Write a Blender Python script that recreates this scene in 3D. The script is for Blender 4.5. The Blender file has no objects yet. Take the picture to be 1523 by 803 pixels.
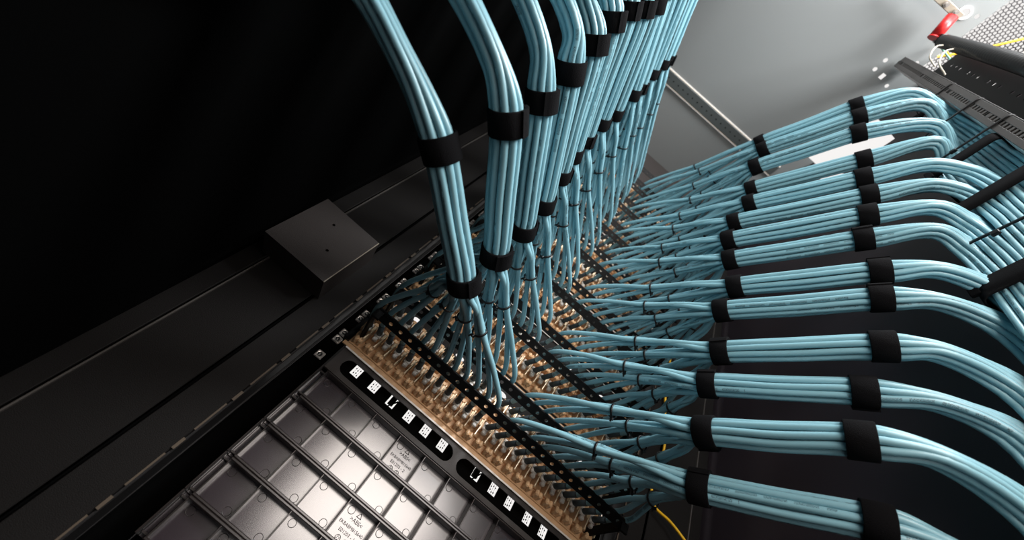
import bpy, bmesh, math, random
import numpy as np
from mathutils import Matrix, Vector

# ------------------------------------------------------------------ camera, world, lights, exposure
S = 0.001                                     # all lengths below are millimetres
scene = bpy.context.scene
col = scene.collection
random.seed(7)
rng = np.random.default_rng(7)

cam = bpy.data.cameras.new('camera')
cam.sensor_fit = 'HORIZONTAL'
cam.sensor_width = 36
cam.lens = 14.4
cam.clip_start = 0.01
cam.dof.use_dof = True
cam.dof.focus_distance = 0.52
cam.dof.aperture_fstop = 4.5
cam_ob = bpy.data.objects.new('camera', cam)
col.objects.link(cam_ob)
ROT = Matrix(((0.752043, -0.658849, -0.016264), (-0.490404, -0.542945, -0.681636), (0.440299, 0.520643, -0.731483)))
cam_ob.matrix_world = Matrix.Translation((-0.120634, -0.555364, -0.263392)) @ ROT.to_4x4()
scene.camera = cam_ob

world = bpy.data.worlds.new('bright_room')
scene.world = world
world.use_nodes = True
bgn = world.node_tree.nodes['Background']
bgn.inputs[0].default_value = (1.0, 0.97, 0.95, 1)
bgn.inputs[1].default_value = 0.8

def area(name, loc, target, sx, sy, power, color):
    l = bpy.data.lights.new(name, 'AREA')
    l.shape = 'RECTANGLE'
    l.size = sx * S
    l.size_y = sy * S
    l.energy = power
    l.color = color
    o = bpy.data.objects.new(name, l)
    col.objects.link(o)
    o.location = Vector(loc) * S
    o.rotation_euler = (Vector(target) - Vector(loc)).to_track_quat('-Z', 'Y').to_euler()
    return o

# area lights added behind the camera to light the rack from the rear
area('rear_fill', (60, -1180, 130), (60, 0, 130), 520, 420, 5.6, (1.0, 0.90, 0.83))  # added for the bright reflections in the blanking panels
area('upper_left_fill', (10, -1320, 1120), (150, -300, 500), 420, 320, 15, (0.97, 0.98, 1.0))  # added to brighten the cable trunk from its left
area('upper_right_lamp', (620, -1450, 960), (40, -150, 380), 460, 380, 46, (0.95, 0.98, 1.0))

vs = scene.view_settings
vs.view_transform = 'Standard'
vs.look = 'None'
vs.gamma = 1
vs.use_curve_mapping = False
vs.exposure = 0.22

# ------------------------------------------------------------------ materials
def lin(r, g, b):
    f = lambda c: ((c / 255 + 0.055) / 1.055) ** 2.4 if c > 10 else c / 255 / 12.92
    return (f(r), f(g), f(b), 1)

def mat(name, rgb, rough=0.5, metal=0.0, bump=0.0, bscale=400, var=0.0, spec=0.5, coat=0.0):
    m = bpy.data.materials.new(name)
    m.use_nodes = True
    nt = m.node_tree
    b = nt.nodes['Principled BSDF']
    b.inputs['Base Color'].default_value = lin(*rgb)
    b.inputs['Roughness'].default_value = rough
    b.inputs['Metallic'].default_value = metal
    b.inputs['Specular IOR Level'].default_value = spec
    b.inputs['Coat Weight'].default_value = coat
    if bump or var:
        tc = nt.nodes.new('ShaderNodeTexCoord')
        n = nt.nodes.new('ShaderNodeTexNoise')
        n.inputs['Scale'].default_value = bscale
        n.inputs['Detail'].default_value = 4
        nt.links.new(tc.outputs['Object'], n.inputs['Vector'])
        if bump:
            bp = nt.nodes.new('ShaderNodeBump')
            bp.inputs['Strength'].default_value = bump
            bp.inputs['Distance'].default_value = 0.001
            nt.links.new(n.outputs['Fac'], bp.inputs['Height'])
            nt.links.new(bp.outputs['Normal'], b.inputs['Normal'])
        if var:
            mx = nt.nodes.new('ShaderNodeMix')
            mx.data_type = 'RGBA'
            c = lin(*rgb)
            mx.inputs[6].default_value = tuple(x * (1 - var) for x in c[:3]) + (1,)
            mx.inputs[7].default_value = tuple(min(1, x * (1 + var)) for x in c[:3]) + (1,)
            nt.links.new(n.outputs['Fac'], mx.inputs[0])
            nt.links.new(mx.outputs[2], b.inputs['Base Color'])
    return m

def set_ior(m, v):
    m.node_tree.nodes['Principled BSDF'].inputs['IOR'].default_value = v

def cable_material():
    m = mat('aqua_cable', (136, 182, 194), rough=0.34, spec=0.55)
    nt = m.node_tree
    b = nt.nodes['Principled BSDF']
    N = nt.nodes.new
    L = nt.links.new
    uv = N('ShaderNodeUVMap')
    uv.uv_map = 'UVMap'
    sp = N('ShaderNodeSeparateXYZ')
    L(uv.outputs[0], sp.inputs[0])
    def math_(op, a, bb=None, c=None):
        n = N('ShaderNodeMath')
        n.operation = op
        for i, v in enumerate((a, bb, c)):
            if v is None:
                continue
            if isinstance(v, (int, float)):
                n.inputs[i].default_value = v
            else:
                L(v, n.inputs[i])
        return n.outputs[0]
    u, v = sp.outputs[0], sp.outputs[1]
    # printed legend along the jacket: a narrow line of small illegible characters
    w = N('ShaderNodeTexNoise')
    w.noise_dimensions = '2D'
    w.inputs['Scale'].default_value = 1.0
    w.inputs['Detail'].default_value = 1
    cx = N('ShaderNodeCombineXYZ')
    L(math_('MULTIPLY', u, 900), cx.inputs[0])
    L(math_('MULTIPLY', v, 60), cx.inputs[1])
    L(cx.outputs[0], w.inputs['Vector'])
    ink = math_('GREATER_THAN', w.outputs['Fac'], 0.5)
    band = math_('COMPARE', v, 0.5, 0.075)
    word = math_('GREATER_THAN', math_('FRACT', math_('MULTIPLY', u, 42)), 0.22)
    run = math_('GREATER_THAN', math_('FRACT', math_('MULTIPLY', u, 4.6)), 0.42)
    fac = math_('MULTIPLY', math_('MULTIPLY', ink, band), math_('MULTIPLY', word, run))
    mx = N('ShaderNodeMix')
    mx.data_type = 'RGBA'
    L(math_('MULTIPLY', fac, 0.85), mx.inputs[0])
    mx.inputs[6].default_value = lin(136, 182, 194)
    mx.inputs[7].default_value = lin(30, 44, 52)
    L(mx.outputs[2], b.inputs['Base Color'])
    return m

M_cable = cable_material()
M_velcro = mat('black_hook_and_loop', (11, 10, 12), rough=0.95, bump=1.0, bscale=1400, spec=0.12)
M_tie = mat('black_nylon', (9, 9, 10), rough=0.4, spec=0.4)
M_wall = mat('black_powder_coat', (20, 18, 18), rough=0.6, bump=0.25, bscale=900, var=0.12, spec=0.3)
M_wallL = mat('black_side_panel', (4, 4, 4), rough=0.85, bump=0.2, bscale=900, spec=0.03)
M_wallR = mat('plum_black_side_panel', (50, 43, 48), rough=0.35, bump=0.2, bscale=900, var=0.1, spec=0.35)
M_plate = mat('charcoal_powder_coat', (48, 43, 41), rough=0.5, bump=0.35, bscale=1100, var=0.12, spec=0.35)
M_ceil = mat('grey_painted_steel', (128, 130, 129), rough=0.38, bump=0.12, bscale=900, var=0.05, spec=0.5)
M_strip = mat('grey_green_steel', (72, 76, 75), rough=0.45, bump=0.12, bscale=900, var=0.08)
M_edge = mat('cream_lit_edge', (205, 192, 176), rough=0.4)  # cream imitates the light along the roof strip's edges
M_void = mat('matte_black', (4, 4, 4), rough=0.9, spec=0.05)
M_upright = mat('shaded_upright_coat', (22, 20, 19), rough=0.55, bump=0.35, bscale=1100, var=0.12, spec=0.13)  # charcoal coat darkened, shade of the left side put into its colour
M_lip = mat('lighter_charcoal_edge', (62, 57, 53), rough=0.45)  # charcoal a step lighter than the cover plates
M_burr = mat('scuffed_edge', (78, 66, 53), rough=0.5)
M_bar = mat('black_bar', (3, 3, 3), rough=0.5, spec=0.16)
M_barp = mat('manager_charcoal', (64, 61, 59), rough=0.5, bump=0.2, bscale=1200, var=0.1)
M_tan = mat('tan_connector_plastic', (218, 176, 132), rough=0.5, var=0.1, bscale=120)
M_tan2 = mat('tan_cap_plastic', (222, 180, 136), rough=0.45, var=0.08, bscale=200)
M_gold = mat('pale_brass_clip', (238, 212, 176), rough=0.3, metal=0.15)
M_clear = mat('milky_plastic', (206, 198, 188), rough=0.3)
M_boot = mat('dark_grey_boot', (66, 76, 80), rough=0.55)
M_nut = mat('zinc_cage_nut', (205, 196, 188), rough=0.3, metal=0.8, bump=0.2, bscale=300)
M_screw = mat('dark_screw_recess', (26, 24, 23), rough=0.4, metal=0.5)
M_abs = mat('black_glossy_abs', (44, 35, 40), rough=0.2, var=0.12, bscale=160, spec=0.8)
set_ior(M_abs, 1.74)
M_absr = mat('black_abs_rib', (36, 30, 28), rough=0.28, spec=0.8)
M_text = mat('embossed_text', (16, 13, 13), rough=0.7, spec=0.1)
M_glint = mat('painted_glint', (244, 236, 228), rough=0.3)  # white imitates the highlight on the panels' lower steel lip
M_yellow = mat('yellow_fibre_jacket', (232, 178, 20), rough=0.45)
M_red = mat('red_plastic', (178, 22, 22), rough=0.4)
M_galv = mat('galvanised_bracket', (168, 156, 140), rough=0.4, metal=0.5)
M_loom = mat('black_split_loom', (22, 21, 21), rough=0.35)
M_beige = mat('beige_wire', (214, 204, 186), rough=0.5)
M_mesh = mat('dark_perforated_steel', (52, 49, 50), rough=0.5)
M_white = mat('white_painted_steel', (214, 208, 206), rough=0.5)
M_mint = mat('mint_wire', (150, 214, 196), rough=0.5)

# ------------------------------------------------------------------ builders
class MB:
    """collects shapes (mm) and links them as ONE mesh object"""
    def __init__(self):
        self.v, self.f, self.m, self.s, self.uv = [], [], [], [], {}

    def add(self, verts, faces, mi=0, smooth=False):
        o = len(self.v)
        self.v += [tuple(p) for p in verts]
        for f in faces:
            self.f.append(tuple(i + o for i in f))
            self.m.append(mi)
            self.s.append(smooth)
        return o

    def box(self, c, d, mi=0, rot=None, bev=0.0):
        hx, hy, hz = d[0] / 2, d[1] / 2, d[2] / 2
        if bev <= 0:
            vs_ = [(sx * hx, sy * hy, sz * hz) for sx in (-1, 1) for sy in (-1, 1) for sz in (-1, 1)]
            fs = [(0, 1, 3, 2), (4, 6, 7, 5), (0, 4, 5, 1), (2, 3, 7, 6), (0, 2, 6, 4), (1, 5, 7, 3)]
        else:
            b = min(bev, hx * .9, hy * .9, hz * .9)
            vs_, idx = [], {}
            for sx in (-1, 1):
                for sy in (-1, 1):
                    for sz in (-1, 1):
                        for a in range(3):
                            p = [sx * (hx - b), sy * (hy - b), sz * (hz - b)]
                            p[a] = (sx * hx, sy * hy, sz * hz)[a]
                            idx[(sx, sy, sz, a)] = len(vs_)
                            vs_.append(tuple(p))
            fs = []
            I = lambda s, a: idx[(s[0], s[1], s[2], a)]
            for a in range(3):
                o1, o2 = [k for k in range(3) if k != a]
                for sg in (-1, 1):
                    q = []
                    for (p, r) in ((-1, -1), (1, -1), (1, 1), (-1, 1)):
                        s = [0, 0, 0]
                        s[a], s[o1], s[o2] = sg, p, r
                        q.append(I(s, a))
                    fs.append(tuple(q))
            for a in range(3):
                o1, o2 = [k for k in range(3) if k != a]
                for p in (-1, 1):
                    for r in (-1, 1):
                        s0, s1 = [0, 0, 0], [0, 0, 0]
                        s0[a], s1[a] = -1, 1
                        for s in (s0, s1):
                            s[o1], s[o2] = p, r
                        fs.append((I(s0, o1), I(s1, o1), I(s1, o2), I(s0, o2)))
            for sx in (-1, 1):
                for sy in (-1, 1):
                    for sz in (-1, 1):
                        fs.append(tuple(idx[(sx, sy, sz, a)] for a in range(3)))
        out = []
        for p in vs_:
            q = Vector(p)
            if rot is not None:
                q = rot @ q
            out.append((q[0] + c[0], q[1] + c[1], q[2] + c[2]))
        self.add(out, fs, mi)

    def span(self, x0, x1, y0, y1, z0, z1, mi=0, bev=0.0):
        self.box(((x0 + x1) / 2, (y0 + y1) / 2, (z0 + z1) / 2), (abs(x1 - x0), abs(y1 - y0), abs(z1 - z0)), mi, None, bev)

    def cyl(self, a, b, r, n=12, mi=0, r2=None, smooth=True):
        a, b = np.array(a, float), np.array(b, float)
        t = (b - a) / np.linalg.norm(b - a)
        u = np.cross(t, (0, 0, 1.0) if abs(t[2]) < .9 else (1.0, 0, 0))
        u /= np.linalg.norm(u)
        w = np.cross(t, u)
        r2 = r if r2 is None else r2
        ang = [2 * math.pi * k / n for k in range(n)]
        vs_ = [a + r * (math.cos(x) * u + math.sin(x) * w) for x in ang] + [b + r2 * (math.cos(x) * u + math.sin(x) * w) for x in ang]
        o = self.add(vs_, [(k, (k + 1) % n, n + (k + 1) % n, n + k) for k in range(n)], mi, smooth)
        self.f += [tuple(o + k for k in range(n - 1, -1, -1)), tuple(o + n + k for k in range(n))]
        self.m += [mi, mi]
        self.s += [False, False]

    def tube(self, P, r, n=8, mi=0, phase=0.0, uoff=0.0, rad=None):
        """tube along the (k,3) path P, with uv = (length in m, angle)"""
        P = np.asarray(P, float)
        T = np.gradient(P, axis=0)
        T /= np.linalg.norm(T, axis=1)[:, None]
        u = np.cross(T[0], (0, 0, 1.0) if abs(T[0][2]) < .9 else (1.0, 0, 0))
        u /= np.linalg.norm(u)
        ln = np.concatenate([[0], np.cumsum(np.linalg.norm(np.diff(P, axis=0), axis=1))]) * S + uoff
        ca = np.cos(2 * np.pi * np.arange(n) / n + phase)
        sa = np.sin(2 * np.pi * np.arange(n) / n + phase)
        vs_ = []
        for i, (p, t) in enumerate(zip(P, T)):
            u = u - t * (u @ t)
            u /= np.linalg.norm(u)
            w = np.cross(t, u)
            rr = r if rad is None else rad[i]
            vs_ += list(map(tuple, p + rr * (ca[:, None] * u + sa[:, None] * w)))
        k = len(P)
        fs = []
        f0 = len(self.f)
        for i in range(k - 1):
            for j in range(n):
                fs.append((i * n + j, i * n + (j + 1) % n, (i + 1) * n + (j + 1) % n, (i + 1) * n + j))
                self.uv[f0 + len(fs) - 1] = ((ln[i], j / n), (ln[i], (j + 1) / n), (ln[i + 1], (j + 1) / n), (ln[i + 1], j / n))
        o = self.add(vs_, fs, mi, True)
        self.f += [tuple(o + j for j in range(n)), tuple(o + (k - 1) * n + j for j in range(n - 1, -1, -1))]
        self.m += [mi, mi]
        self.s += [False, False]

    def mesh(self, name, mats):
        me = bpy.data.meshes.new(name)
        v = np.array(self.v, float) * S
        me.from_pydata(v.tolist(), [], self.f)
        for m in (mats if isinstance(mats, (list, tuple)) else [mats]):
            me.materials.append(m)
        me.polygons.foreach_set('material_index', self.m)
        me.polygons.foreach_set('use_smooth', self.s)
        if self.uv:
            lay = me.uv_layers.new(name='UVMap')
            dat = np.zeros((len(me.loops), 2), np.float32)
            li = 0
            for i, f in enumerate(self.f):
                if i in self.uv:
                    dat[li:li + 4] = self.uv[i]
                li += len(f)
            lay.data.foreach_set('uv', dat.ravel())
        me.update()
        return me

def link(name, me, parent=None, loc=None):
    o = bpy.data.objects.new(name, me)
    col.objects.link(o)
    if parent is not None:
        o.parent = parent
    if loc is not None:
        o.location = Vector(loc) * S
    return o

def part(name, mb, mats, parent=None, loc=None):
    return link(name, mb.mesh(name, mats), parent, loc)

def thing(name, label, cat, loc=(0, 0, 0), group=None):
    o = bpy.data.objects.new(name, None)
    o.empty_display_size = 0.02
    col.objects.link(o)
    o.location = Vector(loc) * S
    return tag(o, label, cat, group)

def tag(o, label, cat, group=None):
    o['label'] = label
    o['category'] = cat
    if group:
        o['group'] = group
    return o

def struct(name, mb, mats, label=None):
    o = part(name, mb, mats)
    o['kind'] = 'structure'
    if label:
        o['label'] = label
    return o

def plate_with_holes(outer, holes, place, thick, name, mats):
    """flat plate; outer and holes are 2-D loops (mm), place maps (a,b,depth) to xyz"""
    bm = bmesh.new()
    edges = []
    for lp in [outer] + holes:
        vv = [bm.verts.new((p[0] * S, p[1] * S, 0)) for p in lp]
        for i in range(len(vv)):
            edges.append(bm.edges.new((vv[i], vv[(i + 1) % len(vv)])))
    bmesh.ops.triangle_fill(bm, use_beauty=True, use_dissolve=False, edges=edges, normal=(0, 0, 1))
    ext = bmesh.ops.extrude_face_region(bm, geom=list(bm.faces))
    for e in ext['geom']:
        if isinstance(e, bmesh.types.BMVert):
            e.co.z = thick * S
    for v in bm.verts:
        v.co = Vector(place(v.co.x / S, v.co.y / S, v.co.z / S)) * S
    bmesh.ops.recalc_face_normals(bm, faces=list(bm.faces))
    me = bpy.data.meshes.new(name)
    bm.to_mesh(me)
    bm.free()
    for m in (mats if isinstance(mats, (list, tuple)) else [mats]):
        me.materials.append(m)
    return me

def circ(cx, cy, r, n=12, ry=None):
    return [(cx + r * math.cos(2 * math.pi * k / n), cy + (ry or r) * math.sin(2 * math.pi * k / n)) for k in range(n)]

def rect(x0, x1, y0, y1):
    return [(x0, y0), (x1, y0), (x1, y1), (x0, y1)]

def stadium(x0, x1, y0, y1, n=8):
    r = (y1 - y0) / 2
    cy = (y0 + y1) / 2
    a = [(x1 - r + r * math.sin(math.pi * k / n), cy - r * math.cos(math.pi * k / n)) for k in range(n + 1)]
    b = [(x0 + r - r * math.sin(math.pi * k / n), cy + r * math.cos(math.pi * k / n)) for k in range(n + 1)]
    return a + b

def spline(pts, per=6):
    """centripetal Catmull-Rom through pts"""
    P = np.array(pts, float)
    P = np.vstack([2 * P[0] - P[1], P, 2 * P[-1] - P[-2]])
    out = []
    for i in range(1, len(P) - 2):
        p0, p1, p2, p3 = P[i - 1:i + 3]
        t0 = 0
        t1 = t0 + np.linalg.norm(p1 - p0) ** .5
        t2 = t1 + np.linalg.norm(p2 - p1) ** .5
        t3 = t2 + np.linalg.norm(p3 - p2) ** .5
        n = per if isinstance(per, int) else per[i - 1]
        for t in np.linspace(t1, t2, n, endpoint=False):
            A1 = (t1 - t) / (t1 - t0) * p0 + (t - t0) / (t1 - t0) * p1
            A2 = (t2 - t) / (t2 - t1) * p1 + (t - t1) / (t2 - t1) * p2
            A3 = (t3 - t) / (t3 - t2) * p2 + (t - t2) / (t3 - t2) * p3
            B1 = (t2 - t) / (t2 - t0) * A1 + (t - t0) / (t2 - t0) * A2
            B2 = (t3 - t) / (t3 - t1) * A2 + (t - t1) / (t3 - t1) * A3
            out.append((t2 - t) / (t2 - t1) * B1 + (t - t1) / (t2 - t1) * B2)
    out.append(P[-2])
    return np.array(out)

def unit(v):
    v = np.array(v, float)
    return v / np.linalg.norm(v)

# ------------------------------------------------------------------ the cabinet (setting)
CZ = 1300                                      # underside of the roof
RU = 44.45                                     # one rack unit
NUMS = ['lowest', 'second', 'third', 'fourth', 'fifth', 'sixth', 'seventh', 'eighth', 'ninth', 'tenth', 'eleventh',
        'twelfth', 'thirteenth', 'fourteenth', 'fifteenth']

holes = [circ(287, -604, 5.5), circ(288, -577, 5.5), rect(311, 322, -583, -569), circ(346, -568, 5), circ(346, -640, 5),
         circ(318, -759, 10, 16), circ(345, -768, 5), circ(342.5, -693, 5), circ(275, -96, 6), circ(236, -78, 2),
         rect(-400, 345, -254.5, -252.5), rect(-400, 345, -209, -207.5)]
o = link('ceiling', plate_with_holes([(-402, 90), (402, 90), (402, -323), (373, -323), (373, -505), (402, -505), (402, -640), (363, -640), (363, -1100), (-402, -1100)],
                                     holes, lambda a, b, d: (a, b, CZ + d), 2, 'ceiling', M_ceil))
o['kind'] = 'structure'
o['label'] = 'grey painted steel cabinet roof with small bright holes'
w = MB()
w.span(-400, 345, -249, -213, CZ - 5, CZ - 0.5, 0, 1.5)
for k in range(34):
    w.cyl((-380 + k * 21, -231, CZ - 5.0), (-380 + k * 21, -231, CZ - 5.4), 2.2, 8, 1)
struct('trim_1', w, [M_strip, M_bar], 'grey steel cross strip under the cabinet roof')
w = MB()
w.span(-400, 345, -252.4, -249.2, CZ - 4.5, CZ - 1, 0, 1)
struct('trim_2', w, M_edge, 'pale edge with light painted in, on the rear side of the roof strip')
w = MB()
w.span(-400, 345, -212.8, -209.4, CZ - 4.5, CZ - 1, 0, 1)
struct('trim_3', w, M_edge, 'pale edge with light painted in, on the front side of the roof strip')

# perforated roof panel at the right: hexagon holes in a real plate
pm = MB()
px, py, rx, ry = 8.6, 7.5, 3.85, 3.85
nx, ny = 17, 68
for j in range(ny):
    for i in range(nx):
        cx = 367 + (i + (0.5 if j % 2 else 0)) * px
        cy = -640 - j * py
        hexo = [(cx + px * .5774 * math.sin(math.pi / 3 * k), cy + py * .667 * math.cos(math.pi / 3 * k)) for k in range(6)]
        hexi = [(cx + rx * math.sin(math.pi / 3 * k), cy + ry * math.cos(math.pi / 3 * k)) for k in range(6)]
        vs_ = [(a, b, CZ) for a, b in hexo] + [(a, b, CZ) for a, b in hexi] + [(a, b, CZ + 1.2) for a, b in hexi]
        pm.add(vs_, [(k, (k + 1) % 6, 6 + (k + 1) % 6, 6 + k) for k in range(6)] + [(6 + k, 6 + (k + 1) % 6, 12 + (k + 1) % 6, 12 + k) for k in range(6)])
tag(part('perforated_roof_panel', pm, M_mesh), 'bright backlit hexagon-perforated steel panel at the upper right corner of the cabinet', 'metal mesh')

w = MB()
w.span(-408, -400, -1100, 90, -900, CZ)
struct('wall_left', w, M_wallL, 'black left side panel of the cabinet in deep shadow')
w = MB()
w.span(400, 408, -323, 90, -900, CZ)
w.span(400, 408, -505, -323, -900, 1080)
w.span(400, 408, -640, -505, -900, CZ)
w.span(400, 408, -1100, -640, -900, 1000)
struct('wall_right', w, M_wallR, 'dark right side panel of the cabinet behind the cable bundles')
w = MB()
w.span(-408, -150, -728, -720, -900, CZ)  # added blocker out of view, keeps light off the left uprights
struct('rear_light_blocker', w, M_wallL, 'unseen black panel added to shade the left side')
w = MB()
w.span(-408, 408, -1100, 90, -908, -900)
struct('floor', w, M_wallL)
w = MB()
w.span(-408, -214, 60, 68, -900, CZ)
w.span(214, 408, 60, 68, -900, CZ)
w.span(-214, 214, 60, 68, -900, -75)
w.span(-214, 214, 60, 68, 1000, CZ)
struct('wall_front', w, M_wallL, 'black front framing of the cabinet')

# side uprights: flat covers between side panel and mounting rail, both sides
for sg, side in ((-1, 'left'), (1, 'right')):
    t = thing('side_upright', ('charcoal upright carrying the small square box, left of the patch panels' if sg < 0 else 'dark upright behind the right-hand cable bundles'), 'rack frame', (sg * 330, -30, 0))
    def sp(mb, x0, x1, y0, y1, mi=0, bev=0.8):
        mb.span(sg * x0 - sg * 330, sg * x1 - sg * 330, y0 + 30, y1 + 30, -900, CZ - 1, mi, bev)
    w = MB(); sp(w, 293, 368, -30, -27); part('cover_plate', w, M_upright, t)
    w = MB(); sp(w, 249, 288, -30, -27); part('cover_plate', w, M_upright, t)
    w = MB(); sp(w, 366.5, 368.6, -33, -26); part('folded_lip', w, M_lip, t)
    w = MB(); sp(w, 376, 400, -22, -18); part('corner_strip', w, M_upright, t)
    w = MB(); sp(w, 246, 249, -28, 2); part('inner_flange', w, M_wall, t)
    w = MB()
    for k in range(26):
        z = -310 + 62 * k
        w.span(sg * 247.6 - sg * 330, sg * 249.4 - sg * 330, -0.9, -0.2, z, z + 34)
        w.span(sg * 246.2 - sg * 330, sg * 249.2 - sg * 330, -1.2, -0.1, z + 40, z + 52)
    part('edge_burr', w, M_burr, t)
    w = MB(); sp(w, 288, 293, -24, -20); part('gap_backing', w, M_wallL, t)

# mounting rails with square holes and cage nuts
def square_nut():
    w = MB()
    w.box((0, 0, 0), (11, 2.6, 11), 0, None, 0.9)
    n = 12
    ri, ro = 3.4, 4.6
    for r0, r1, y0, y1, mi in ((4.6, 4.0, -1.3, -1.9, 0), (4.0, 3.2, -1.9, -1.6, 0)):
        vs_ = [(r0 * math.cos(2 * math.pi * k / n), y0, r0 * math.sin(2 * math.pi * k / n)) for k in range(n)] + \
              [(r1 * math.cos(2 * math.pi * k / n), y1, r1 * math.sin(2 * math.pi * k / n)) for k in range(n)]
        w.add(vs_, [(k, (k + 1) % n, n + (k + 1) % n, n + k) for k in range(n)], mi, True)
    return w.mesh('cage_nut', M_nut)
def screw_end():
    w = MB()
    w.cyl((0, -1.0, 0), (0, -1.65, 0), 3.3, 12, 0)
    w.box((0.5, -1.8, -0.4), (3.6, .5, 1.6), 1, Matrix.Rotation(.7, 3, 'Y'), .2)
    return w.mesh('screw', [M_screw, M_nut])
ME_NUT, ME_SCREW = square_nut(), screw_end()
HZ = []
for k in range(-8, 24):
    for d in (6.35, 22.225, 38.1):
        HZ.append(k * RU + d)
for sg in (-1, 1):
    t = thing('mounting_rail', 'black square-holed mounting rail with silver cage nuts beside the %s ends of the patch panels' % ('left' if sg < 0 else 'right'),
              'rack rail', (sg * 230, 0, 0))
    hl = [rect(sg * 230.5 - 4.7, sg * 230.5 + 4.7, z - 4.7, z + 4.7) for z in HZ]
    me = plate_with_holes(rect(sg * 230 - 16, sg * 230 + 16, HZ[0] - 12, HZ[-1] + 12), hl, lambda a, b, d: (a - sg * 230, d, b), 2.2, 'rail_plate', M_wall)
    link('rail_plate', me, t)
    for k in range(-1, 15):
        for z in ((k * RU + 6.35, (k + 1) * RU - 6.35) if k >= 0 else (-37.5, -6.35)):
            n = link('cage_nut', ME_NUT, t, (-sg * 0.5, -1.6, z))
            n.rotation_euler = (0, random.uniform(-.06, .06), 0)
            s = link('screw', ME_SCREW, n)
            s.rotation_euler = (0, random.uniform(0, 6), 0)

# small square box on the left upright
t = thing('cover_box', 'small square charcoal metal box with two screw holes on the left upright', 'metal box', (-331, -31, 56))
me = plate_with_holes(rect(-49, 49, -52, 52), [circ(-10, 24, 2.2), circ(16, -14, 2.2)], lambda a, b, d: (a, -44 + d, b), 2, 'box_front', M_plate)
link('box_front', me, t)
w = MB()
w.span(-49, -47, -42, 0, -52, 52); w.span(47, 49, -42, 0, -52, 52, 0, .5)
w.span(-47, 47, -42, 0, -52, -50); w.span(-47, 47, -42, 0, 50, 52)
w.span(-47, 47, -30, -28, -50, 50)
part('box_sides', w, M_plate, t)
w = MB()
w.span(48.0, 49.4, -44.2, -42.6, -52, 52, 0, .4)  # pale metal strip along one front edge of the box
part('pale_edge', w, M_galv, t)

# ------------------------------------------------------------------ blanking panels (ribbed plastic) below the patch panels
XB = [-206 + 42.6 * k for k in range(11)]
def embossed(lines, parent, loc):
    for txt, dy, size in lines:
        c = bpy.data.curves.new('embossed_text', 'FONT')
        c.body = txt
        c.size = size * S
        c.align_x = 'CENTER'
        c.extrude = 0.0002
        ob = bpy.data.objects.new('tmp_text', c)
        col.objects.link(ob)
        bpy.context.view_layer.update()
        me = bpy.data.meshes.new_from_object(ob)
        bpy.data.objects.remove(ob)
        me.materials.clear()
        me.materials.append(M_text)
        q = link('embossed_text', me, parent, (loc[0], loc[1], loc[2] + dy))
        q.rotation_euler = (math.pi / 2, 0, 0)
def mark_ring(parent, loc, r, n=3):
    w = MB()
    if n == 3:
        a = [(-r, 0, -r * .6), (r, 0, -r * .6), (0, 0, r), (-r, 0, -r * .6)]
        for p, q in zip(a, a[1:]):
            w.cyl(p, q, .35, 6)
    else:
        w.tube([(r * math.cos(x), 0, r * math.sin(x)) for x in np.linspace(0, 2 * math.pi, 17)], .35, 6)
        for k in range(4):
            w.box((r * .5 * math.cos(k * 1.57 + .4), 0, r * .5 * math.sin(k * 1.57 + .4)), (1, .5, 1))
    part('embossed_mark', w, M_text, parent, loc)
w = MB(); w.cyl((0, .5, 0), (0, -.35, 0), 4.0, 16)
w.tube([(4.2 * math.cos(x), -.2, 4.2 * math.sin(x)) for x in np.linspace(0, 2 * math.pi, 21)], .42, 5, 1)
ME_DISC = w.mesh('ejector_mark', [M_abs, M_absr])
w = MB(); w.span(-.8, .8, -14, 0, -20, 20, 0, .5)
ME_XRIB = w.mesh('cross_rib', M_absr)
for r in range(5):
    zt = -45 - r * RU + .6                    # top edge of the panel
    t = thing('blanking_panel', ('ribbed black plastic blanking panel directly under the slotted strip' if r == 0 else
                                 'ribbed black plastic blanking panel, %s below the slotted strip' % NUMS[r]), 'blanking panel', (0, 14, zt - 22))
    w = MB(); w.span(-214, XB[-1] + 8, 0, 3, -21.8, 21.8); part('face_sheet', w, M_abs, t)
    for z in (20.6, -20.6):
        w = MB(); w.span(XB[0] - 1, XB[-1] + 1, -15, 0, z - 1.5, z + 1.5, 0, .7); part('long_rib', w, M_absr, t)
    for x in XB:
        link('cross_rib', ME_XRIB, t, (x, 0, 0))
    w = MB(); w.span(-216.5, -214.5, -16, 3, -22.1, 22.1, 0, .6); part('end_lip', w, M_absr, t)
    w = MB(); w.span(-214, XB[0] - 1, -6, 0, 17, 19); w.span(-214, XB[0] - 1, -6, 0, -19, -17); part('end_rib', w, M_absr, t)
    for i in range(10):
        for dx, dz in ((9, 13.5), (35, -13.5)):
            if r in (0, 2) and i == 3 and dz < 0:
                continue
            link('ejector_mark', ME_DISC, t, (XB[i] + dx, 0, dz))
    if r in (0, 2):
        cx = XB[3] + 21.3
        mark_ring(t, (cx, -.2, 13.5), 3.2)
        embossed(((' >ABS<', 5, 6.2), ('EKBABM815640', -2.2, 5.0), ('E01203 - 2' if r == 0 else 'E01203 - 1', -9, 5.2)), t, (cx, -.1, 0))
        mark_ring(t, (cx - 6, -.2, -15), 3.2, 4)
        mark_ring(t, (cx + 4, -.2, -15), 3.2, 4)

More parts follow.
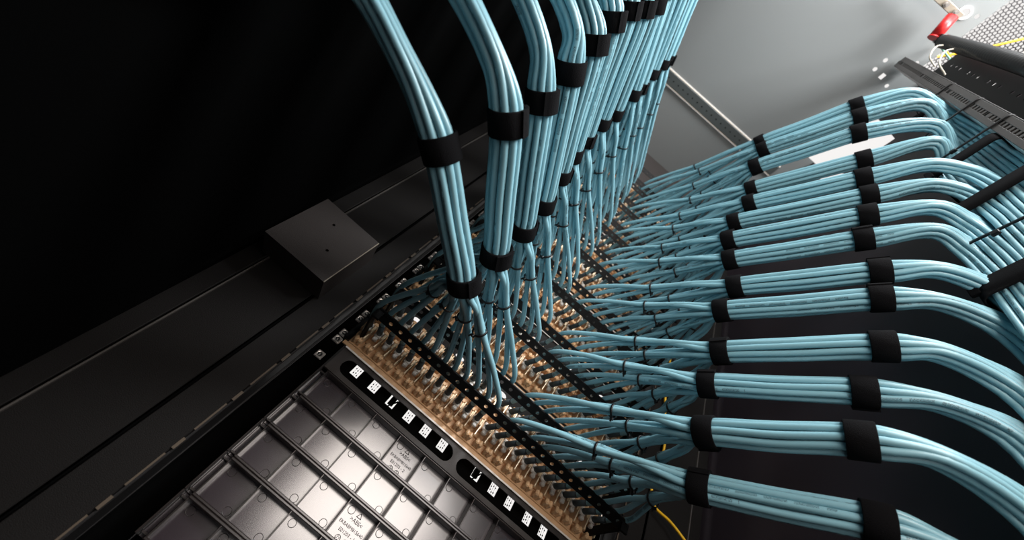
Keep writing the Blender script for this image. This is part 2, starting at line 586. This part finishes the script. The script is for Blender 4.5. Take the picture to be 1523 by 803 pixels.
# slotted strip with two long openings, and the lit square ports seen through them
t = thing('slotted_strip', 'black metal strip with two long rounded openings under the lowest patch panel', 'metal panel', (0, 0, -25))
me = plate_with_holes(rect(-214, 222, -19.5, 20), [stadium(-201, -6, -12.5, 11), stadium(4, 192, -12.5, 11)],
                      lambda a, b, d: (a, d, b), 2, 'strip_plate', M_plate)
link('strip_plate', me, t)
w = MB(); w.span(-214, 222, -3, 2, -20.6, -19.4, 0, .4); part('lower_lip', w, M_plate, t)
ports = [-181, -148.7, -116, -84.5, -53.7, -22.5, 41, 73, 103, 137, 166]
hl = []
for i, x in enumerate(ports):
    hl.append(rect(x - 6.5, x + 6.5, 4, 21))
me = plate_with_holes(rect(-216, 224, -19, 28), hl, lambda a, b, d: (a, 20 + d, b), 2, 'port_plate', M_void)
link('port_plate', me, t)
w = MB(); w.span(-3, 3, 22, 23, -3, 3)
for i, x in enumerate(ports):
    w = MB()
    w.span(-6.4, 6.4, 11, 11.8, -1, 6.4, 0)
    if i in (2, 6):
        w = MB()
        w.span(-4, 4, 22, 28, -3.5, 8.4, 0)
        w.box((3, 24, 0), (2, 1, 16), 0, Matrix.Rotation(.5, 3, 'Y'))
    else:
        w = MB()
        for k in range(3):
            w.box((-3.4 + 3.4 * k, 24, (4.2, 2.6, 4.8)[(k + i) % 3]), (1.4, .8, 1.6))
            w.box((-3 + 3.1 * k, 24, (-3.2, -1.6, -4.0)[(k + i) % 3]), (1.6, .8, 1.5))
            w.box((-3.2 + 3.2 * k, 24, 0.0), (.2, .4, 17))
    part('port_contact', w, M_void, t, (x, 0, 12.5))

# ------------------------------------------------------------------ patch panels
URows = [0, 1, 3, 4, 6, 7, 9, 10, 12, 13, 15, 16, 18, 19, 21]
PITCH = 18.33
def portx(i):
    return (i - 11.5) * PITCH

def lacing_bar_mesh():
    w = MB()
    n = 26
    p = 424 / n
    d = unit((0, -.70, .714))                  # across the bar, leaning towards the rear
    nrm = np.array((0, -.714, -.70))
    def P(a, b, k):
        q = np.array((a, 0, 0)) + d * b + nrm * k
        return tuple(q)
    hw, r = 6.4, 2.4
    for i in range(n):
        cx = -212 + (i + .5) * p
        out = [(-p / 2, -hw), (0, -hw), (p / 2, -hw), (p / 2, 0), (p / 2, hw), (0, hw), (-p / 2, hw), (-p / 2, 0)]
        inn = [(r * 1.25 * math.cos(math.radians(a)), r * math.sin(math.radians(a))) for a in (225, 270, 315, 0, 45, 90, 135, 180)]
        for k in (1.0, -1.0):
            w.add([P(cx + a, b, k) for a, b in out] + [P(cx + a, b, k) for a, b in inn],
                  [(j, (j + 1) % 8, 8 + (j + 1) % 8, 8 + j) for j in range(8)])
        w.add([P(cx + a, b, 1) for a, b in inn] + [P(cx + a, b, -1) for a, b in inn], [(j, (j + 1) % 8, 8 + (j + 1) % 8, 8 + j) for j in range(8)])
    for b in (-hw, hw):
        w.add([P(-212, b, 1), P(212, b, 1), P(212, b, -1), P(-212, b, -1)], [(0, 1, 2, 3)])
    w.box(tuple(np.array((0, 0, 0)) + d * hw - nrm * 3), (424, 2, 6), 0, Matrix.Rotation(-.78, 3, 'X'), .5)
    return w.mesh('lacing_bar', M_bar)
ME_BAR = lacing_bar_mesh()
w = MB()
w.span(-1.5, 1.5, -82, 0, 9, 22, 0, .6)
w.span(-1.5, 10, -84, -80, 9, 22, 0, .6)
ME_ARM = w.mesh('bar_arm', M_bar)

def jack_meshes():
    h = MB()                                   # housing
    h.span(-7.4, 7.4, -6, 0, 15, 23, 0, .8)
    h.span(-7.4, -5.2, -15, 0, 23, 38, 0, .6)
    h.span(5.2, 7.4, -15, 0, 23, 38, 0, .6)
    h.span(-5.2, 5.2, -9, 0, 23, 38, 0)
    h.span(2.5, 8.5, -17, -3, 37.6, 43, 0, .7)
    h.span(-1.5, 8, -6, 0, 3.0, 13, 0, .6)
    cap = MB()                                 # two-lobed wire cap
    for dx in (-3.0, 3.0):
        cap.box((3 + dx, -13, 7.2), (5.9, 12, 8.4), 0, Matrix.Rotation(-.12, 3, 'X'), 1.8)
    clip = MB()
    clip.box((9.1, -13, 23), (1.7, 20, 29), 0, Matrix.Rotation(.08, 3, 'Y'), .3)
    clip.box((8.2, -21, 30), (3.6, 1.0, 9), 0, Matrix.Rotation(.15, 3, 'X'), .3)
    clip.box((10.4, -19, 34), (.9, 5, 7), 0, Matrix.Rotation(-.2, 3, 'Y'), .2)
    sh = MB()
    sh.span(-4.9, 4.9, -20, -15, 24.5, 37, 0, 1.2)
    sh.span(-3, 4.2, -22, -15, 17.5, 23.5, 0, 1.4)
    a = [('jack_housing', h, M_tan), ('wire_cap', cap, M_tan2), ('contact_clip', clip, M_gold), ('shroud', sh, M_clear)]
    sep = [(n, m.mesh(n, mt)) for n, m, mt in a]
    allm = MB()
    for k, (n, m, mt) in enumerate(a):
        allm.add(m.v, m.f, k)
    return sep, allm.mesh('jack', [M_tan, M_tan2, M_gold, M_clear])
JACK_PARTS, ME_JACK = jack_meshes()

w = MB()
w.span(-222, 222, -2, 1, -4.5, RU - 5, 0)
w.span(-216, 216, -5, -2, 1, 3, 0, .8)
ME_BACK = w.mesh('back_board', M_tan)
w = MB(); w.span(-214, 216, -3.4, -2, -7.6, -5.2, 0, .2)
ME_LIP = w.mesh('glint_lip', M_glint)
w = MB()
w.span(-226, -217, -9, 3, .6, RU - .6, 0, .8)
w.span(217, 226, -9, 3, .6, RU - .6, 0, .8)
w.span(-226, 226, -5, 3, RU - 2.6, RU - .6, 0, .5)
ME_FRAME = w.mesh('panel_frame', M_bar)

for r, U in enumerate(URows):
    z0 = U * RU
    lab = 'black patch panel with tan jack backs, ' + (
        'lowest in the rack' if r == 0 else 'topmost in the rack' if r == 14 else NUMS[r] + ' from the bottom of the rack')
    t = thing('patch_panel', lab, 'patch panel', (0, 0, z0), 'patch panels in the rack')
    link('back_board', ME_BACK, t)
    link('panel_frame', ME_FRAME, t)
    link('glint_lip', ME_LIP, t)
    b = link('lacing_bar', ME_BAR, t, (4, -80, 18.5))
    link('bar_arm', ME_ARM, t, (-208, 0, 0))
    link('bar_arm', ME_ARM, t, (214, 0, 0))
    for i in range(24):
        if r < 4:
            j = link('jack', JACK_PARTS[0][1], t, (portx(i), 0, 0))
            for n, me in JACK_PARTS[1:]:
                link(n, me, j)
        else:
            link('jack', ME_JACK, t, (portx(i), 0, 0))

# spacer panels in the empty units between the pairs of patch panels
hl = []
for x in (-170, -81, 8, 97, 170):
    hl.append(circ(x, 12.5, 8.5, 12, 5))
ME_SPACER = plate_with_holes(rect(-224, 224, 1, RU - 1), hl, lambda a, b, d: (a, d, b), 2, 'spacer_plate', M_wall)
w = MB(); w.span(-224, 224, -6, 0, 1, 2.6, 0, .4); w.span(-224, 224, -6, 0, RU - 2.6, RU - 1, 0, .4)
ME_SPF = w.mesh('folded_edge', M_wall)
for k in range(7):
    U = 2 + 3 * k
    t = thing('spacer_panel', 'narrow black filler panel with oval holes, %s from the bottom between patch panels' % NUMS[k], 'filler panel', (0, 0, U * RU))
    link('spacer_plate', ME_SPACER, t)
    link('folded_edge', ME_SPF, t)
w = MB()
w.span(-224, 224, 0, 3, 22 * RU + 1, CZ - 2)
struct('trim_4', w, M_plate, 'grey plate between the topmost patch panel and the roof')

# ------------------------------------------------------------------ cable bundles
CR = 3.65
S1R = [(184, -236), (160, -261), (171, -244), (166, -265), (162, -263), (162, -284), (158, -273), (145, -279), (154, -278), (156, -308),
       (162, -306), (142, -332), (145, -348), (139, -347)]
S2R = [(263, -352), (220, -376), (252, -372), (244, -405), (250, -416), (245, -427), (242, -425), (236, -443), (251, -451), (239, -458),
       (247, -469), (215, -489), (219, -503), (211, -511)]
S1L = [(-144, -237), (-138, -255), (-136, -236), (-140, -256), (-151, -254), (-159, -270), (-163, -262), (-163, -284), (-158, -281), (-158, -315),
       (-159, -309), (-161, -333), (-160, -342), (-158, -348)]
S2L = [(-229, -345), (-203, -381), (-207, -377), (-207, -402), (-218, -415), (-224, -436), (-228, -442), (-219, -448), (-218, -449), (-226, -466),
       (-230, -474), (-222, -490), (-222, -502), (-220, -510)]
YR = [-425, -440, -452, -470, -488, -505, -500, -520, -541, -562, -532, -553, -574, -595]
YL = [-436, -470, -480, -490, -500, -510, -519, -529, -540, -553, -567, -578, -588, -598]
XR = [352, 352, 352, 352, 352, 350, 330, 330, 330, 330, 354, 354, 354, 354]
HR = [(299, -379), (258, -413), (292, -416), (275, -438), (287, -455), (280, -471), (285, -489), (280, -504), (292, -515), (284, -530),
      (297, -553), (290, -568), (278, -580), (262, -582)]
HL = [(-287, -385), (-243, -416), (-241, -419), (-231, -436)]
TX = 338

slots = [(11.25 * math.cos(math.radians(40 * k + 8)), 11.25 * math.sin(math.radians(40 * k + 8))) for k in range(9)]
slots += [(4.25 * math.cos(math.radians(120 * k + 25)), 4.25 * math.sin(math.radians(120 * k + 25))) for k in range(3)]
slots.sort()
flat = {}
for h in range(3):
    for rank, j in enumerate(sorted(range(4 * h, 4 * h + 4), key=lambda j: slots[j][1])):
        flat[j] = ((rank - 1.5) * 7.35, (h - 1) * 7.35)

def strap_mesh(c, tan, rad, width, rot=0.0):
    """hook-and-loop strap wound once round a bundle, with an overlapping tail"""
    w = MB()
    t = unit(tan)
    u = unit(np.cross(t, (0, 0, 1)))
    v = np.cross(u, t)
    n = 28
    prof = [(-width / 2, 0), (-width / 2, 1.5), (-width / 2 + .8, 2.1), (width / 2 - .8, 2.1), (width / 2, 1.5), (width / 2, 0)]
    vs_ = []
    for k in range(n):
        a = 2 * math.pi * k / n
        for (s, h) in prof:
            vs_.append(tuple((rad + h) * (math.cos(a) * u + math.sin(a) * v) + s * t))
    m = len(prof)
    w.add(vs_, [(k * m + i, k * m + (i + 1) % m, ((k + 1) % n) * m + (i + 1) % m, ((k + 1) % n) * m + i) for k in range(n) for i in range(m)], 0, True)
    vs_ = []
    q = 9
    for k in range(q):
        a = rot + 1.3 * k / (q - 1)
        hh = 3.6 if k < q - 1 else 4.4
        for (s, h) in ((-width / 2 + .4, 1.8), (-width / 2 + .4, hh), (width / 2 + .2, hh), (width / 2 + .2, 1.8)):
            vs_.append(tuple((rad + h) * (math.cos(a) * u + math.sin(a) * v) + s * t))
    fs = [(k * 4 + i, k * 4 + (i + 1) % 4, (k + 1) * 4 + (i + 1) % 4, (k + 1) * 4 + i) for k in range(q - 1) for i in range(4)]
    fs += [(0, 1, 2, 3), (q * 4 - 1, q * 4 - 2, q * 4 - 3, q * 4 - 4)]
    w.add(vs_, fs)
    return w

def tie_mesh(tan, rad, width, head):
    w = MB()
    t = unit(tan)
    u = unit(np.cross(t, (0, 0, 1)))
    v = np.cross(u, t)
    n = 18
    prof = [(-width / 2, 0), (-width / 2, 1.1), (width / 2, 1.1), (width / 2, 0)]
    vs_ = []
    for k in range(n):
        a = 2 * math.pi * k / n
        for (s, h) in prof:
            vs_.append(tuple((rad + h) * (math.cos(a) * u + math.sin(a) * v) + s * t))
    w.add(vs_, [(k * 4 + i, k * 4 + (i + 1) % 4, ((k + 1) % n) * 4 + (i + 1) % 4, ((k + 1) % n) * 4 + i) for k in range(n) for i in range(4)], 0, True)
    hd = (rad + 1.6) * (math.cos(head) * u + math.sin(head) * v)
    rm = Matrix((tuple(unit(hd)), tuple(t), tuple(np.cross(unit(hd), t)))).transposed()
    w.box(tuple(hd), (3.6, 4.2, 4.6), 0, rm, .6)
    tl = unit(hd) * 1.2 + np.cross(unit(hd), t) * 2
    w.box(tuple(hd + unit(tl) * 3.5), (4.5, 2.2, .9), 0, rm)
    return w

BOOTS = {}
for sg, ang in ((1, 15), (-1, 6)):
    d = np.array((math.sin(math.radians(ang)) * (1 if sg > 0 else -1), -math.cos(math.radians(ang)), 0))
    w = MB()
    w.cyl((0, 0, 0), tuple(d * 27), 4.5, 12, 0, 4.1)
    w.cyl(tuple(d * 27), tuple(d * 28.5), 4.4, 12, 0, 3.8)
    w.cyl(tuple(d * 1.5), tuple(d * 4), 5.5, 12, 0)
    BOOTS[sg] = (w.mesh('strain_relief_boot', M_boot), d)

GRPX = [106, 132, 157, 178]
for sg, S1, S2, YT in ((1, S1R, S2R, YR), (-1, S1L, S2L, YL)):
    for r in range(14):
        U = URows[r]
        z0 = U * RU
        zs = z0 + 17.8
        zb = z0 + 28
        s1 = np.array((*S1[r], zs)); s2 = np.array((*S2[r], zs))
        tx = XR[r] if sg > 0 else (-372 if r == 0 else -350)
        tp = np.array((tx, YT[r], zs - 95))
        hh = HR[r] if sg > 0 else HL[r] if r < 4 else (s2[:2] + (tp - s2)[:2] * .4)
        hp = np.array((hh[0], hh[1], zs - 1))
        kp = hp + (tp - hp) * .72 + np.array((0, 0, 56))
        d1 = unit(s2 - s1)
        d0 = unit(d1 + unit(s1 - np.array((sg * 130, -150, zb))))
        d2 = unit(unit(hp - s2) + d1)
        zend = -300 if sg > 0 else -60
        side = 'right' if sg > 0 else 'left'
        place = 'lowest' if r == 0 else 'topmost' if r == 13 else NUMS[r] + ' from the bottom'
        t = thing('cable_bundle', 'light blue cable bundle sweeping to the %s, %s on that side' % (side, place), 'cable bundle',
                  (sg * 110, -60, zb), 'cable bundles on the %s side' % side)
        org = np.array((sg * 110, -60, zb))
        order = range(12) if sg > 0 else range(12)
        tiec = []
        for g in range(4):
            gm = np.array((sg * PITCH * (1.5 + 3 * g) + (11 if sg > 0 else 0), -86, zb))
            f = (.50 if sg > 0 else .64) + random.uniform(-.04, .04)
            pc = s1 + np.array((sg * (-9 + 6 * g), 0, 3)) - d0 * 10
            tiec.append(gm + (pc - gm) * f + np.array((0, -3, random.uniform(0, 3))))
        for j in range(12):
            ip = 12 + j if sg > 0 else 11 - j
            x = portx(ip)
            me_b, bd = BOOTS[sg]
            b0 = np.array((x, -15, z0 + 31))
            b1 = b0 + bd * 27
            g = j // 3
            k3 = j % 3
            gt = unit(s1 - np.array((x, -86, zb)))
            uh = unit(np.cross(gt, (0, 0, 1))); 
            if uh[0] * sg < 0:
                uh = -uh
            a3 = (math.pi, math.pi / 2 + .2, 0)[k3] + .3
            tie_p = tiec[g] + 4.3 * (math.cos(a3) * uh + math.sin(a3) * np.array((0, 0, 1.0)))
            def pk(c, tan, jit=.35):
                tt = unit(tan)
                u = unit(np.cross(tt, (0, 0, 1)))
                if u[0] * sg < 0:
                    u = -u
                v = np.cross(u, tt) if np.cross(u, tt)[2] > 0 else -np.cross(u, tt)
                return c + slots[j][0] * u + slots[j][1] * v + rng.uniform(-jit, jit, 3)
            fx, fy = flat[j]
            fo = np.array((sg * fx, fy, 0))
            barx = x + (11 if sg > 0 else 0) + random.uniform(-1.5, 1.5)
            barp = np.array((barx, -86, zb + random.uniform(-.5, 1.2)))
            pts = [b0 + bd * 10, b1, barp,
                   barp * .55 + tie_p * .45 + np.array((0, -3 - random.uniform(0, 3), 1.5)),
                   tie_p, tie_p * .5 + pk(s1, d0, 0) * .5 + rng.uniform(-.6, .6, 3),
                   pk(s1 - d0 * 12, d0, .1), pk(s1 + d1 * 14, d1, .1), pk((s1 + s2) / 2 + np.array((0, 0, -1.0)), d1, .9), pk(s2 - d1 * 14, d1, .1), pk(s2 + d2 * 14, d2, .1)]
            th = unit(kp - s2)
            hf = pk(hp, th, .6) * .6 + (hp + fo) * .4
            pts += [hf]
            v_off = slots[j][1]
            pts += [kp + np.array((sg * fx * .55, fy * .9 - (fx * .25), fx * .6))]
            pts += [tp + fo + np.array((0, 0, fx * .5)), tp + fo + np.array((0, 0, -60)), np.array((tx, YT[r], min(zs - 200, zs - (zs - zend) * .5))) + fo,
                    np.array((tx, YT[r], zend)) + fo]
            per = [2, 4, 5, 5, 5, 4, 3, 6, 6, 3, 6, 6, 5, 4, 4, 3]
            if sg < 0 and r == 0:
                per = [2, 4, 5, 5, 5, 5, 4, 8, 8, 4, 8, 8, 5, 4, 4, 3]
            P = spline([np.array(p) - org for p in pts], per)
            w = MB()
            w.tube(P, CR, 10 if r < 4 else 8, 0, random.uniform(0, 6.28), random.uniform(0, 1))
            c = part('cable', w, M_cable, t)
            link('strain_relief_boot', me_b, c, b0 - org)
        for g in range(4):
            gt = unit(s1 - np.array((sg * (30 + 55 * g), -100, zb)))
            tm = tie_mesh(gt, 8.1, 2.6, (-2.2 if sg > 0 else -1.0) + random.uniform(-.4, .4))
            part('cable_tie', tm, M_tie, t, tiec[g] - org)
        part('hook_and_loop_strap', strap_mesh(0, d0 + d1, 15.3, 21, random.uniform(0, 3)), M_velcro, t, s1 - org)
        part('hook_and_loop_strap', strap_mesh(0, d1 + d2, 15.3, 23, random.uniform(0, 3)), M_velcro, t, s2 - org)

# ------------------------------------------------------------------ trunk straps and ties on the right
def loop_band(x0, x1, y0, y1, z, width, thick, tilt=0.0, r=9, mats=M_velcro):
    """closed band round the vertical trunk (rounded rectangle in plan)"""
    w = MB()
    ring = []
    for cx, cy, a0 in ((x1 - r, y1 - r, 0), (x0 + r, y1 - r, 90), (x0 + r, y0 + r, 180), (x1 - r, y0 + r, 270)):
        for k in range(6):
            a = math.radians(a0 + 18 * k)
            ring.append((cx, cy, r, a))
    m = len(ring)
    vs_ = []
    for cx, cy, rr, a in ring:
        for (h, d) in ((-width / 2, 0), (-width / 2, thick), (width / 2, thick), (width / 2, 0)):
            xx, yy = cx + (rr + d) * math.cos(a), cy + (rr + d) * math.sin(a)
            vs_.append((xx, yy, z + h + tilt * (yy - (y0 + y1) / 2)))
    w.add(vs_, [(k * 4 + i, k * 4 + (i + 1) % 4, ((k + 1) % m) * 4 + (i + 1) % 4, ((k + 1) % m) * 4 + i) for k in range(m) for i in range(4)], 0, True)
    return w
for z, ya, yb, wd, lab in ((938, -605, -562, 22, 'short black hook-and-loop strap at the top of the vertical cable trunk, nearest its bend'),
                           (624, -605, -518, 26, 'wide black hook-and-loop strap round the vertical cable trunk, second from its top'),
                           (490, -605, -508, 28, 'wide black hook-and-loop strap round the vertical cable trunk, third from its top'),
                           (318, -605, -482, 30, 'wide black hook-and-loop strap round the trunk at the right edge of the photo')):
    w = loop_band(311 if z < 650 else 334, 373, ya, yb, z, wd, 2.4, -.12)
    w.box((312 if z < 650 else 335, yb + 2, z + 2), (6, 10, wd - 2), 0, None, 1)
    tag(part('trunk_strap', w, M_velcro), lab, 'cable strap')
for z, yb, lab in ((915, -566, 'thin black cable tie holding the trunk to the slotted post, topmost of four'),
                   (775, -545, 'thin black cable tie holding the trunk to the slotted post, second from the top'),
                   (655, -528, 'thin black cable tie with a glinting head round the trunk, third of four'),
                   (400, -498, 'thin black cable tie round the trunk near the right edge, lowest of four')):
    w = loop_band(309, 374, -634.5, yb, z, 4.5, 1.6, -.10 if z > 400 else 0, 8)
    w.box((308.5, yb - 30, z - .1 * (yb - 30 - (yb - 634.5) / 2)), (5, 9, 7), 0, None, 1)
    tag(part('trunk_tie', w, M_tie), lab, 'cable tie')

# ------------------------------------------------------------------ vertical cable manager, upper right
t = thing('slotted_post', 'charcoal slotted vertical post the cable trunk is tied to', 'cable manager', (330, -605, 400))
w = MB()
w.span(-20, -18, -27, -17, -700, 890, 0, .5)
w.span(-20, -18, -10, -1, -700, 890, 0, .5)
for k in range(100):
    if k % 16 == 15:
        w.span(-20, -18, -17, -10, -240 + k * 11.4, -240 + k * 11.4 + 16)
    else:
        w.span(-20, -18, -17, -10, -240 + k * 11.4, -240 + k * 11.4 + 5.6)
w.span(-20, -18, -17, -10, -700, -240)
w.span(-17, -16.5, -17, -10, -700, 890, 1)  # black backing sheet added to keep the slots dark
part('slotted_face', w, [M_barp, M_void], t)
w = MB(); w.span(-20, 22, -29, -26.8, -700, 890, 0, .6); part('side_face', w, M_barp, t)
w = MB(); w.span(-18, 20, -3, -1, -700, 890); part('inner_face', w, M_white, t)

w = MB()
def bp(y0, y1, z0, z1):
    w.span(352, 353.5, y0, y1, z0, z1)
bp(-722, -669.5, -320, 1180); bp(-663.5, -641.5, -320, 1180); bp(-638.5, -606, -320, 1180)
za = zb_ = -320
for k in range(57):
    z = -300 + k * 26
    bp(-641.5, -638.5, zb_, z); zb_ = z + 9
    if k % 4:
        bp(-669.5, -663.5, za, z + 4); za = z + 10
bp(-641.5, -638.5, zb_, 1180); bp(-669.5, -663.5, za, 1180)
tag(part('slotted_backplate', w, M_bar), 'black back plate with rows of small lit slots beside the slotted post', 'metal panel')

w = MB()
zz = np.linspace(-300, 1205, 430)
rad = [13.5 + (1.6 if i % 3 == 0 else 0) for i in range(len(zz))]
w.tube([(318 + 4 * math.sin(z * .004), -694 + 3 * math.sin(z * .006), z) for z in zz], 14, 14, 0, 0, 0, rad)
t = thing('corrugated_conduit', 'black corrugated split conduit above the slotted back plate', 'conduit', (0, 0, 0))
part('conduit_tube', w, M_loom, t)
w = MB()
w.box((318, -694, 1210), (22, 24, 12), 0, None, 2)
w.box((308, -684, 1222), (8, 7, 14), 0, None, 2)
w.box((309, -700, 1226), (9, 6, 16), 0, None, 2)
part('end_clamp', w, M_loom, t)

w = MB()
w.tube(spline([(300, -680, 1130), (292, -672, 1128), (296, -650, 1105), (318, -644, 1095)], 6), 1.7, 8)
tag(part('beige_wire', w, M_beige), 'short bent beige wire, upper one over the black back plate', 'wire')
w = MB()
w.tube(spline([(300, -680, 1062), (292, -670, 1058), (296, -648, 1030), (320, -640, 1015)], 6), 1.7, 8)
tag(part('beige_wire', w, M_beige), 'short bent beige wire, lower one over the black back plate', 'wire')

# red insulator and the bracket it hangs from
w = MB()
A, B = np.array((304, -690, 1243.0)), np.array((296, -737, 1262.0))
w.cyl(tuple(A), tuple(B), 12.5, 20)
w.cyl(tuple(A), tuple(A + (A - B) * .06), 13.5, 20)
tag(part('red_insulator', w, M_red), 'red plastic stand-off between bracket and black conduit', 'insulator')
t = thing('steel_bracket', 'pale steel bar bracket with bolts beside the red stand-off', 'bracket', (270, -748, 1262))
w = MB(); w.span(-95, 40, -4, 12, -2.5, 2.5, 0, .8); part('flat_bar', w, M_galv, t)
for dx, nm in ((-52, 'bolt'), (-8, 'bolt'), (22, 'bolt')):
    w = MB()
    w.cyl((dx, 4, -12), (dx, 4, 14), 3.6, 10)
    w.cyl((dx, 4, -9), (dx, 4, -3), 7, 6, 0, None, False)
    w.cyl((dx, 4, 3), (dx, 4, 8), 7, 6, 0, None, False)
    part(nm, w, M_nut if dx != -52 else M_loom, t)
w = MB(); w.cyl((0, 0, CZ - .2), (0, 0, CZ - 2.5), 15, 20); 
me = plate_with_holes(circ(318, -759, 15, 24), [circ(318, -759, 10, 16)], lambda a, b, d: (a, b, CZ - 2.5 + d), 2.4, 'hole_grommet', M_white)
tag(link('hole_grommet', me), 'pale ring round the largest bright hole in the roof', 'grommet')

w = MB()
w.tube(spline([(360, -672, 1282), (385, -700, 1278), (430, -760, 1275), (480, -830, 1280), (520, -900, 1285)], 6), 2.6, 8)
tag(part('yellow_patch_cord', w, M_yellow), 'yellow cord crossing the bright perforated panel at upper right', 'cable')
w = MB()
w.tube(spline([(345, -690, 1292), (350, -684, 1250), (356, -676, 1190)], 6), 2.2, 8)
tag(part('mint_wire', w, M_mint), 'thin mint green wire beside the red stand-off', 'wire')
w = MB()
w.tube(spline([(340, -695, 1292), (345, -688, 1250), (352, -680, 1190)], 6), 1.4, 8)
tag(part('orange_wire', w, M_yellow), 'thin amber wire beside the mint wire', 'wire')
t = thing('corner_post', 'dark rear post with white edge at the upper right corner', 'post', (470, -800, 1100))
w = MB(); w.span(0, 26, -14, 14, -300, 190, 0, 1); part('post_body', w, M_plate, t)
w = MB(); w.span(-4, 0, -14, 14, -300, 190, 0, 1); part('white_edge', w, M_white, t)

# yellow fibre hanging behind the lowest right-hand bundles
w = MB()
w.tube(spline([(262, -36, 420), (266, -38, 330), (280, -36, 260), (290, -36, 215), (287, -36, 170), (282, -36, 130), (291, -38, 104), (322, -42, 98), (352, -48, 84), (380, -60, 60)], 6), 2.2, 8)
tag(part('yellow_fibre_cable', w, M_yellow), 'thin yellow cable hanging behind the lowest blue bundles on the right', 'cable')
